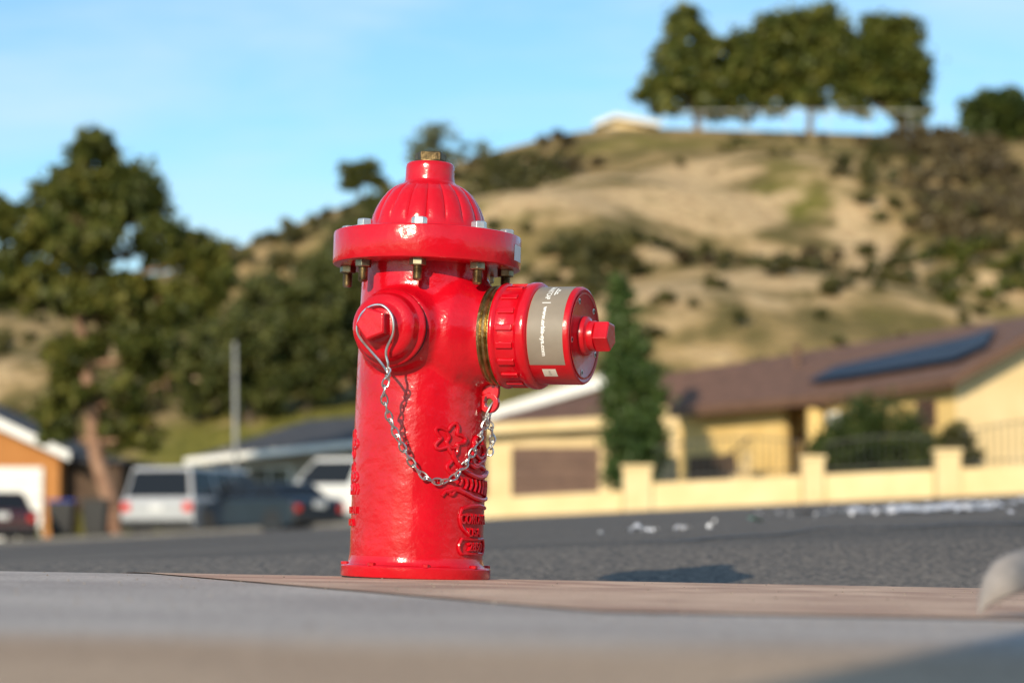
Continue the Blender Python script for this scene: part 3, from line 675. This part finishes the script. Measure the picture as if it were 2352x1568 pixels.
bin_(-11.75,60.2,M_blue); bin_(-10.95,60.6,M_plast)
M_galv=mat('galvanised',(0.28,0.28,0.28),(0.36,0.36,0.36),scale=3,rough=0.6)
e=empty('utility_pole',(-7.12,59.5,0.0),(0,math.radians(-1.0),0))
newobj('shaft',*tubevf([(0,0,0),(0,0,3),(0,0,5.0)],[0.065,0.05,0.035],12),M_galv,parent=e,smooth=True)
newobj('base_plate',*boxvf((0,0,0.05),(0.35,0.35,0.08)),M_galv,parent=e)
newobj('cap',*lathe([(0.045,4.98),(0.045,5.04),(0.02,5.08)],12),M_galv,parent=e)
# unseen wall, added behind the camera to throw shade on the near pavement
e=empty('shadow_caster_wall',(0,0,0))
parts=[]
for r in range(9):
    z=-0.09+0.18*r; off=0.2 if r%2 else 0
    x=-0.88
    first=True
    while x<6:
        w=0.4-(off if first else 0); first=False
        parts.append(boxvf((x+w/2,-1.5,z+0.09),(w-.008,0.2,0.172))); x+=w
newobj('blocks',*merge(parts),M_block,parent=e)
newobj('core',*boxvf((2.56,-1.5,0.72),(6.84,0.17,1.61)),M_block,parent=e)
newobj('coping',*boxvf((2.55,-1.5,1.56),(6.95,0.26,0.06)),M_block,parent=e)
# curled dry leaf, near right
M_leafd=mat('dry_leaf_grey',(0.22,0.20,0.195),(0.34,0.31,0.30),scale=30,rough=0.7)
upE=[(0,0),(4,50),(14,95),(36,130),(70,152),(115,165),(170,170),(220,160),(255,135),(275,105)]
loE=[(0,0),(14,16),(32,30),(58,44),(85,55),(120,66),(160,76),(200,84),(240,92),(275,105)]
vs=[];fs=[];n2=8
for i,(a,b) in enumerate(zip(upE,loE)):
    for j in range(n2+1):
        t=j/n2; bul=math.sin(math.pi*t)*math.sin(math.pi*i/9)
        vs.append(((a[0]*t+b[0]*(1-t))*4.55e-4,-0.012*bul+0.004*math.sin(i*0.9)-0.02*(1-t)*math.sin(math.pi*i/9),(a[1]*t+b[1]*(1-t))*4.35e-4))
for i in range(9):
    for j in range(n2): fs.append((i*(n2+1)+j,i*(n2+1)+j+1,(i+1)*(n2+1)+j+1,(i+1)*(n2+1)+j))
lf=newobj('fallen_leaf',vs,fs,M_leafd,smooth=True); lf.location=(0.492,2.44,sw_z(.48,2.4)+.002); lf.modifiers.new('s','SOLIDIFY').thickness=0.001
lf=newobj('green_leaf',[(0,0,0),(0.008,-.004,0.006),(0.018,0,0.009),(0.008,0.005,0.004)],[(0,1,2,3)],L_yel); lf.location=(-0.69,4.5,sw_z(-.69,4.5)+.002)

# ------------------------------------------------------------------ FIRE HYDRANT
k=1/1299.0
HY=empty('fire_hydrant',(-0.170,4.06,sw_z(-0.17,4.06)+0.002),(0,math.radians(1.9),0))
def hy(name,vf,m,smooth=True,sharp=38,bevel=0,seg=2):
    vs,fs=vf
    return newobj(name,[Vector(v)*k for v in vs],fs,m,parent=HY,smooth=smooth,sharp=sharp if smooth else None,bevel=bevel*k,seg=seg)
aR=math.radians(21)
R=Vector((math.cos(aR),-math.sin(aR),0)); Ld=Vector((-math.sin(aR),-math.cos(aR),0)); UP=Vector((0,0,1)); HO=555
def frame(dirv,h):
    z=dirv; x=UP; y=z.cross(x)
    M=Matrix(((x.x,y.x,z.x,0),(x.y,y.y,z.y,0),(x.z,y.z,z.z,h),(0,0,0,1)))
    return M
FR=frame(R,HO); FL=frame(Ld,HO)
prt=[lathe([(152,22),(153,300),(151,500),(149.5,640),(147,700),(149,722)],96)]
prt.append(lathe([(150,20),(152,95),(146,120),(129,141),(116,158),(110,172),(108,184)],72,FR))
prt.append(lathe([(112,20),(112,118),(104,138),(95,156),(90,170),(88,178)],72,FL))
bar=hy('barrel',merge(prt),M_redcast)
rm=bar.modifiers.new('remesh','REMESH'); rm.mode='VOXEL'; rm.voxel_size=3.6*k; rm.use_smooth_shade=True
sm=bar.modifiers.new('smooth','SMOOTH'); sm.factor=0.5; sm.iterations=26
hy('base_flange',lathe([(60,0),(167,0),(170,2),(171,5),(171,24),(169,27),(166,28),(159,29),(156,32),(154,38),(153,48)],96),M_red,sharp=28)
hy('break_ring_bolts',merge([lathe([(9,27),(9,33),(7,34)],6,Matrix.Translation((163*math.sin(a),-163*math.cos(a),0))) for a in [math.radians(10+45*i) for i in range(8)]]),M_redflat)
hy('base_gap_disc',lathe([(168,-2),(168,0.5)],64),M_hole)  # thin dark disc closing the gap under the base flange
hy('upper_flange',lathe([(120,712),(212,712),(215.5,713.5),(217,717),(217,783),(215.5,786.5),(212,788),(128,788)],128),M_red,sharp=25)
bp=[(138,786),(136,792),(133,802),(131,815),(127,832),(120,850),(110,868),(98,884),(84,896),(72,903),(63,907),(58,912),(57,920),(56.5,945),(55,952),(51,956),(20,957)]
bp2=[]
for i in range(len(bp)-1):
    for s in range(3):
        t=s/3; bp2.append((bp[i][0]*(1-t)+bp[i+1][0]*t,bp[i][1]*(1-t)+bp[i+1][1]*t))
bp2.append(bp[-1])
def flute(r,z,a):
    f=sst((z-803)/18)*(1-sst((z-893)/12))
    c=abs(math.cos(9*a))
    return r + f*(6.0*(c**0.45)-4.5)
hy('bonnet',lathe(bp2,288,None,True,flute),M_red,sharp=50)
hy('operating_nut_collar',lathe([(41,955),(41,960),(38,961)],32),M_dbrass)
def poly(r,z0,z1,n,rot=0,taper=1.0):
    return lathe([(r,z0),(r,z1-2),(r*taper,z1)],n,Matrix.Rotation(rot,4,'Z'))
hy('operating_nut',poly(39,958,981,5,0.35,0.93),M_dbrass,smooth=False,bevel=1.5)
heads=[];nuts=[];ths=[];wash=[]
for i in range(8):
    a=math.radians(-4+45*i); T=Matrix.Translation((183*math.sin(a),-183*math.cos(a),0))
    heads.append(lathe([(18,790),(18,803),(15.5,806)],6,T@Matrix.Rotation(0.2*i,4,'Z')))
    wash.append(lathe([(21,788),(21,790.5)],24,T))
    nuts.append(lathe([(19,712),(19,698),(17,696)],6,T@Matrix.Rotation(0.5*i,4,'Z')))
    pf=[]
    z=697
    while z>664: pf+=[(11.5,z),(9.8,z-1.5)]; z-=3
    pf+=[(8,z-1)]
    ths.append(lathe(pf,20,T))
hy('bolt_heads',merge(heads),M_zinc,smooth=False,bevel=1)
hy('washers',merge(wash),M_zinc)
hy('hex_nuts',merge(nuts),M_stud,smooth=False,bevel=1)
hy('studs',merge(ths),M_stud,sharp=20)
# ------ right pumper outlet and cap
hy('outlet_thread_ring',lathe([(104,172),(113,174),(114,180),(110,183),(114,187),(115,193),(110,196),(114,200),(114,205),(104,206)],96,FR),M_brass,sharp=30)
hy('cap_skirt',lathe([(100,200),(113,201),(119,204),(120.5,208),(119,213),(114,217),(113,218),(113,262),(114,264),(119,267),(121,273),(121,286),(118,291),(111,293)],96,FR),M_red,sharp=60)
ribs=[]
for i in range(18):
    a=2*math.pi*i/18+0.1
    Mr=FR@Matrix.Rotation(a,4,'Z')
    ribs.append(boxvf((113.5,0,240),(9,15,40),Mr))
o=hy('cap_ribs',merge(ribs),M_red,smooth=True,bevel=3,seg=3)
hy('cap_drum',lathe([(100,290),(110,291),(110,386),(108,390),(104,392),(102,391),(40,391)],128,FR),M_redflat,sharp=30)
def cylpatch(F,r,s0,s1,f0,f1,n=48):
    vs=[];fs=[]
    for i in range(n+1):
        a=math.radians(f0+(f1-f0)*i/n)
        for s in (s0,s1): vs.append(F@Vector((r*math.cos(a),r*math.sin(a),s)))
    return vs,[(2*i,2*i+1,2*i+3,2*i+2) for i in range(n)]
hy('cap_label',cylpatch(FR,110.45,294,378,-40,131),M_label)
hy('small_sticker',cylpatch(FR,110.5,320,352,137,150,8),M_stick)
def captext(s,f0,f1,sc,h,r=110.8,m=M_white,name='label_text',bold=0.02):
    vs,fs=textvf(s,0,bold); out=[]
    for v in vs:
        a=math.radians((f0+f1)/2+v.x*(f1-f0)); out.append(FR@Vector((r*math.cos(a),r*math.sin(a),sc+v.y*h)))
    hy(name,(out,fs),m,smooth=False)
captext('SMARTCAP',16,48,330,12)
captext('www.orbis-sys.com',59,119,331,13,bold=0.035)
hy('label_rule',cylpatch(FR,110.8,321,341,53.0,54.2,1),M_white)
hy('label_mark',merge([cylpatch(FR,110.8,341,344,22,40,6),cylpatch(FR,110.8,346,351,27,31,2),cylpatch(FR,110.8,346,349,33,38,2)]),M_white)
captext('0 4 1 7 2',140,147,336,5,110.9,M_plast,'sticker_text',0)
hy('cap_face_rim',lathe([(97,391),(97,392.5),(94,392.5)],96,FR,close=False),M_redflat)
hy('cap_boss',lathe([(45,390),(44,398),(42,402),(36,404),(34,406),(34,418),(33,420),(30,420)],64,FR),M_redflat)
hy('cap_nut',lathe([(31,418),(36,421),(36,452),(33,455)],5,FR@Matrix.Rotation(0.55,4,'Z')),M_redflat,smooth=False,bevel=2)
scr=[];sco=[]
for i in range(5):
    a=2*math.pi*i/5+0.5
    Tm=FR@Matrix.Rotation(a,4,'Z')@Matrix.Translation((84,0,0))
    scr.append(lathe([(6.5,390.8),(6.5,392),(5.2,392.2)],16,Tm)); sco.append(lathe([(4,392.3),(4,392.5)],12,Tm))
hy('face_screws',merge(scr),M_zinc); hy('face_screw_sockets',merge(sco),M_hole)
# ------ left hose outlet and cap
hy('hose_gasket',lathe([(78,172),(83,174),(83,184),(78,186)],72,FL),M_rubber)
hy('hose_thread_ring',lathe([(70,180),(79,182),(80,187),(75,190)],72,FL),M_brass)
hy('hose_cap',lathe([(60,186),(83,187),(86,190),(87,196),(85,201),(78,204),(76,208),(75,226),(72,235),(64,241),(54,244),(50,246),(47,252),(42,256),(40,262),(38,263)],96,FL),M_red,sharp=60)
hy('hose_cap_nut',lathe([(31,258),(38,262),(38,293),(35,297)],5,FL@Matrix.Rotation(0.35,4,'Z')),M_red,smooth=False,bevel=2.5,seg=3)
def barrelpt(th,h,r): return Vector((r*math.sin(th),-r*math.cos(th),h))
def ontube(th,h,r,vf_list,name,m):
    d=Vector((math.sin(th),-math.cos(th),0)); Fm=frame(d,h)
    hy(name,merge([lathe(p,20,Fm) for p in vf_list]),m)
ontube(0.0,566,152,[[(8,146),(8,163),(6,164)]],'plug_screw',M_brass)
ontube(0.0,566,152,[[(4.5,164),(4.5,164.5)]],'plug_socket',M_hole)
dd=math.radians(48)
ontube(dd,560,0,[[(8,150),(8,173),(6,174)]],'plug_screw_side',M_brass)
ontube(dd,560,0,[[(4.5,174),(4.5,174.6)]],'plug_socket_side',M_hole)
# ------ embossed castings on the barrel (plain stand-in ornament + lettering)
def emboss_text(s,thc,w,h,hh,r=151.0,depth=9):
    vs,fs=textvf(s,0.05,0.02); zm=max(abs(v.z) for v in vs) or 1; out=[]
    for v in vs:
        th=math.radians(thc)+v.x*w/r; rr=r+(v.z/zm+1)*0.5*depth
        out.append(barrelpt(th,h+v.y*hh,rr))
    return out,fs
lt=[emboss_text('CORONA',58,96,138,23),emboss_text('USA',58,46,108,19),emboss_text('2850',60,52,76,20),
    emboss_text('MADE IN',-76,80,150,16,depth=6),emboss_text('USA',-76,50,122,16,depth=6)]
hy('cast_lettering',merge(lt),M_redcast,smooth=False)
def ctube(pts,r=3.2,closed=False,rad=155,per=6):
    P=[(math.radians(a),h) for a,h in pts]
    sp=spline([(a,h,0) for a,h in P]+([(P[0][0],P[0][1],0)] if closed else []),per)
    if closed: sp=sp[:-1]
    return tubevf([barrelpt(p.x,p.y,rad) for p in sp],r*1.5,8,closed)
orn=[]
def ringpts(ac,hc,ra,rh,lob=0,amp=0.0,n=20,ph=0):
    return [(ac+ra*math.cos(t)*(1+amp*math.cos(lob*t+ph)),hc+rh*math.sin(t)*(1+amp*math.cos(lob*t+ph))) for t in [2*math.pi*i/n for i in range(n)]]
orn.append(ctube([(43,93),(50,92),(70,92),(77,93),(80,76),(77,60),(70,60),(50,60),(43,60),(40,76)],2.4,True))
orn.append(ctube(ringpts(28,315,12,28,5,0.30,30),3.0,True,per=3))
orn.append(ctube([(24,330),(27,318),(25,305),(30,295),(36,300)],3))
orn.append(ctube([(30,290),(33,270),(40,250),(50,238),(62,232),(74,236),(84,246)],4.0))
orn.append(ctube([(26,196),(34,202),(44,196),(56,186),(70,182),(84,186)],3.8))
orn.append(ctube([(22,186),(27,200),(31,190),(36,204),(42,198)],3))
orn.append(ctube(ringpts(62,290,11,30,3,0.18,24,0.6),3.6,True,per=3))
orn.append(ctube([(52,300),(58,282),(66,276),(72,290),(68,306),(60,300)],3.2))
orn.append(ctube([(30,266),(26,250),(32,236),(40,226),(38,212)],3.4))
orn.append(ctube([(48,262),(56,254),(64,258),(74,252)],3.4))
for i in range(7):
    a=44+i*6; orn.append(ctube([(a,204-i*2.2),(a+2.5,216-i),(a+1,228-i*0.4)],2.8))
orn.append(ctube([(42,160),(52,166),(66,168),(80,164)],3.2)); orn.append(ctube([(42,160),(40,140),(43,118),(52,100)],2.6))
for c,h in ((-80,300),(-78,225)):
    orn.append(ctube(ringpts(c,h,13,26,5,0.25,30),2.8,True,rad=152,per=3)); orn.append(ctube(ringpts(c,h,6,12,3,0.25,18),2.4,True,rad=152,per=3))
for i in range(6):
    orn.append(ctube([(-92+i*6,186),(-90+i*6,198),(-93+i*6,208)],2.6,rad=152))
hy('cast_ornament',merge(orn),M_redcast)
# ------ eyelet lug under the right outlet
def lugpt(s,h,t):
    side=Vector((-R.y,R.x,0)); return R*s+UP*h+side*t
def ring2(c_s,c_h,ro,ri,t0,n=28):
    vs=[];fs=[]
    for i in range(n):
        a=2*math.pi*i/n
        for r,t in ((ro,-t0),(ro,t0),(ri,t0),(ri,-t0)): vs.append(lugpt(c_s+r*math.cos(a),c_h+r*math.sin(a),t))
    for i in range(n):
        j=(i+1)%n
        for q in range(4): fs.append((4*i+q,4*j+q,4*j+(q+1)%4,4*i+(q+1)%4))
    return vs,fs
hy('chain_eye',ring2(168,402,23,10,7),M_red,bevel=2)
pl=[(140,420),(152,419),(168,424),(188,412),(191,425),(190,470),(140,480)]
vs=[lugpt(s,h,-6.8) for s,h in pl]+[lugpt(s,h,6.8) for s,h in pl]; n=len(pl)
hy('chain_lug',(vs,[tuple(range(n)),tuple(range(2*n-1,n-1,-1))]+[(i,(i+1)%n,n+(i+1)%n,n+i) for i in range(n)]),M_red,bevel=2)
pl=[(138,378),(150,384),(147,402),(150,420),(138,425)]
vs=[lugpt(s,h,-6.5) for s,h in pl]+[lugpt(s,h,6.5) for s,h in pl]; n=len(pl)
hy('lug_root',(vs,[tuple(range(n)),tuple(range(2*n-1,n-1,-1))]+[(i,(i+1)%n,n+(i+1)%n,n+i) for i in range(n)]),M_red)
# ------ hook wire around the hose cap nut
LAT=Vector((math.cos(aR),-math.sin(aR),0))
def lp(s,lat,up): return Ld*s+LAT*lat+UP*(HO+up)
hook=[lp(252,22,-100),lp(258,8,-80),lp(264,-18,-52),lp(268,-40,-26),lp(269,-45,-5),lp(270,-36,22),lp(270,-14,40),lp(271,14,42),lp(272,36,24),lp(271,43,0),lp(268,40,-22),lp(262,26,-48),lp(258,22,-66),lp(256,27,-86),lp(252,24,-102)]
hy('hook_wire',tubevf(spline(hook,8),3.0,8),M_chain)
hy('hook_twist',merge([tubevf(spline([lp(252,20,-96),lp(256,26,-104),lp(250,30,-110),lp(249,22,-116),lp(254,21,-108)],6),2.8,8)]),M_chain)
# ------ chain
cp=[(-66,-246,448),(-74,-234,402),(-60,-214,350),(-32,-192,292),(2,-174,242),(38,-160,219),(76,-144,224),(104,-124,254),(127,-101,295),(142,-82,334),(156,-66,368)]
path=spline(cp,30)
def chain(path,pitch=19.5,half=13,wd=7.4,wr=2.2):
    parts=[]
    cum=[0]
    for a,b in zip(path,path[1:]): cum.append(cum[-1]+(b-a).length)
    nl=int(cum[-1]/pitch)
    for i in range(nl+1):
        s=i*cum[-1]/nl
        j=max(kk for kk in range(len(cum)) if cum[kk]<=s+1e-6); j=min(j,len(path)-2)
        p=path[j].lerp(path[j+1],(s-cum[j])/max(1e-6,cum[j+1]-cum[j]))
        t=(path[min(j+3,len(path)-1)]-path[max(j-2,0)]).normalized()
        a=(Vector((0,1,0))-t*t.y).normalized(); b=t.cross(a)
        ang=math.radians(75 if i%2 else -15)+random.uniform(-.3,.3)
        w=a*math.cos(ang)+b*math.sin(ang); v=t.cross(w)
        pts=[]
        for q in range(22):
            u_=2*math.pi*q/22
            cx=math.cos(u_); sy=math.sin(u_)
            along=half*(abs(cx)**0.85)*(1 if cx>0 else -1)
            tw=0.6*cx
            ww=w*math.cos(tw)+v*math.sin(tw)
            pts.append(p+t*along+ww*wd*sy)
        parts.append(tubevf(pts,wr,7,True))
    return merge(parts)
hy('chain',chain(path),M_chain)
hy('chain_tail',chain(spline([(150,-70,362),(162,-62,345),(166,-62,320),(162,-66,292)],20),13,10,7),M_chain)
hy('s_hook',tubevf(spline([lugpt(160,404,-12),lugpt(162,418,-3),lugpt(170,424,6),lugpt(180,414,2),lugpt(174,395,-10),lugpt(166,376,-14),lugpt(160,362,-10),lugpt(150,360,-4),lugpt(150,372,0)],8),2.8,8),M_chain)
vs=[]
for i in range(7):
    th=math.radians(68+i*2.5)
    for h in (728,764): vs.append(barrelpt(th,h,217.7))
hy('flange_sticker',(vs,[(2*i,2*i+1,2*i+3,2*i+2) for i in range(6)]),M_white)

# ------------------------------------------------------------------ light, sky, camera
EL=21.5; AZ=21
w=bpy.data.worlds.new('World'); S.world=w; w.use_nodes=True
n=w.node_tree.nodes; l=w.node_tree.links; bg=n['Background']
sky=n.new('ShaderNodeTexSky'); sky.sky_type='NISHITA'; sky.sun_disc=False; sky.sun_elevation=math.radians(EL); sky.sun_rotation=math.radians(180+AZ)
sky.air_density=1.0; sky.dust_density=0.3; sky.ozone_density=1.0
tint=n.new('ShaderNodeMix'); tint.data_type='RGBA'; tint.blend_type='MULTIPLY'; tint.inputs['Factor'].default_value=1; tint.inputs['B'].default_value=(0.86,1.20,1.36,1)
l.new(sky.outputs[0],tint.inputs['A'])
tc=n.new('ShaderNodeTexCoord'); mp=n.new('ShaderNodeMapping'); mp.inputs['Scale'].default_value=(2.4,2.4,11); mp.inputs['Rotation'].default_value=(0,0.16,0); mp.inputs['Location'].default_value=(0.4,0,0.3)
nz=n.new('ShaderNodeTexNoise'); nz.inputs['Scale'].default_value=2.0; nz.inputs['Detail'].default_value=8; nz.inputs['Roughness'].default_value=0.55; nz.inputs['Distortion'].default_value=0.4
l.new(tc.outputs['Generated'],mp.inputs['Vector']); l.new(mp.outputs[0],nz.inputs['Vector'])
cr=n.new('ShaderNodeValToRGB'); cr.color_ramp.elements[0].position=0.40; cr.color_ramp.elements[1].position=0.74
cr.color_ramp.elements[0].color=(0,0,0,1); cr.color_ramp.elements[1].color=(0.62,0.62,0.62,1)
l.new(nz.outputs['Fac'],cr.inputs['Fac'])
mx=n.new('ShaderNodeMix'); mx.data_type='RGBA'; l.new(cr.outputs['Color'],mx.inputs['Factor']); l.new(tint.outputs['Result'],mx.inputs['A']); mx.inputs['B'].default_value=(5.8,7.2,8.0,1)
l.new(mx.outputs['Result'],bg.inputs['Color'])
bg.inputs['Strength'].default_value=0.125
sd=bpy.data.lights.new('sun','SUN'); sd.energy=5.0; sd.angle=math.radians(0.53); sd.color=(1.0,0.86,0.64)
so=bpy.data.objects.new('sun',sd); COL.objects.link(so)
tr=Vector((math.sin(math.radians(AZ))*math.cos(math.radians(EL)),math.cos(math.radians(AZ))*math.cos(math.radians(EL)),-math.sin(math.radians(EL))))
so.rotation_euler=tr.to_track_quat('-Z','Y').to_euler(); so.location=(-5,-10,8)
cd=bpy.data.cameras.new('camera'); cam=bpy.data.objects.new('camera',cd); COL.objects.link(cam); S.camera=cam
cd.sensor_width=22.3; cd.lens=50; cd.clip_start=0.05; cd.clip_end=5000
cam.location=(0,0,0); cam.rotation_euler=(math.radians(90+4.89),0,0)
cd.dof.use_dof=True; cd.dof.focus_distance=3.92; cd.dof.aperture_fstop=2.2
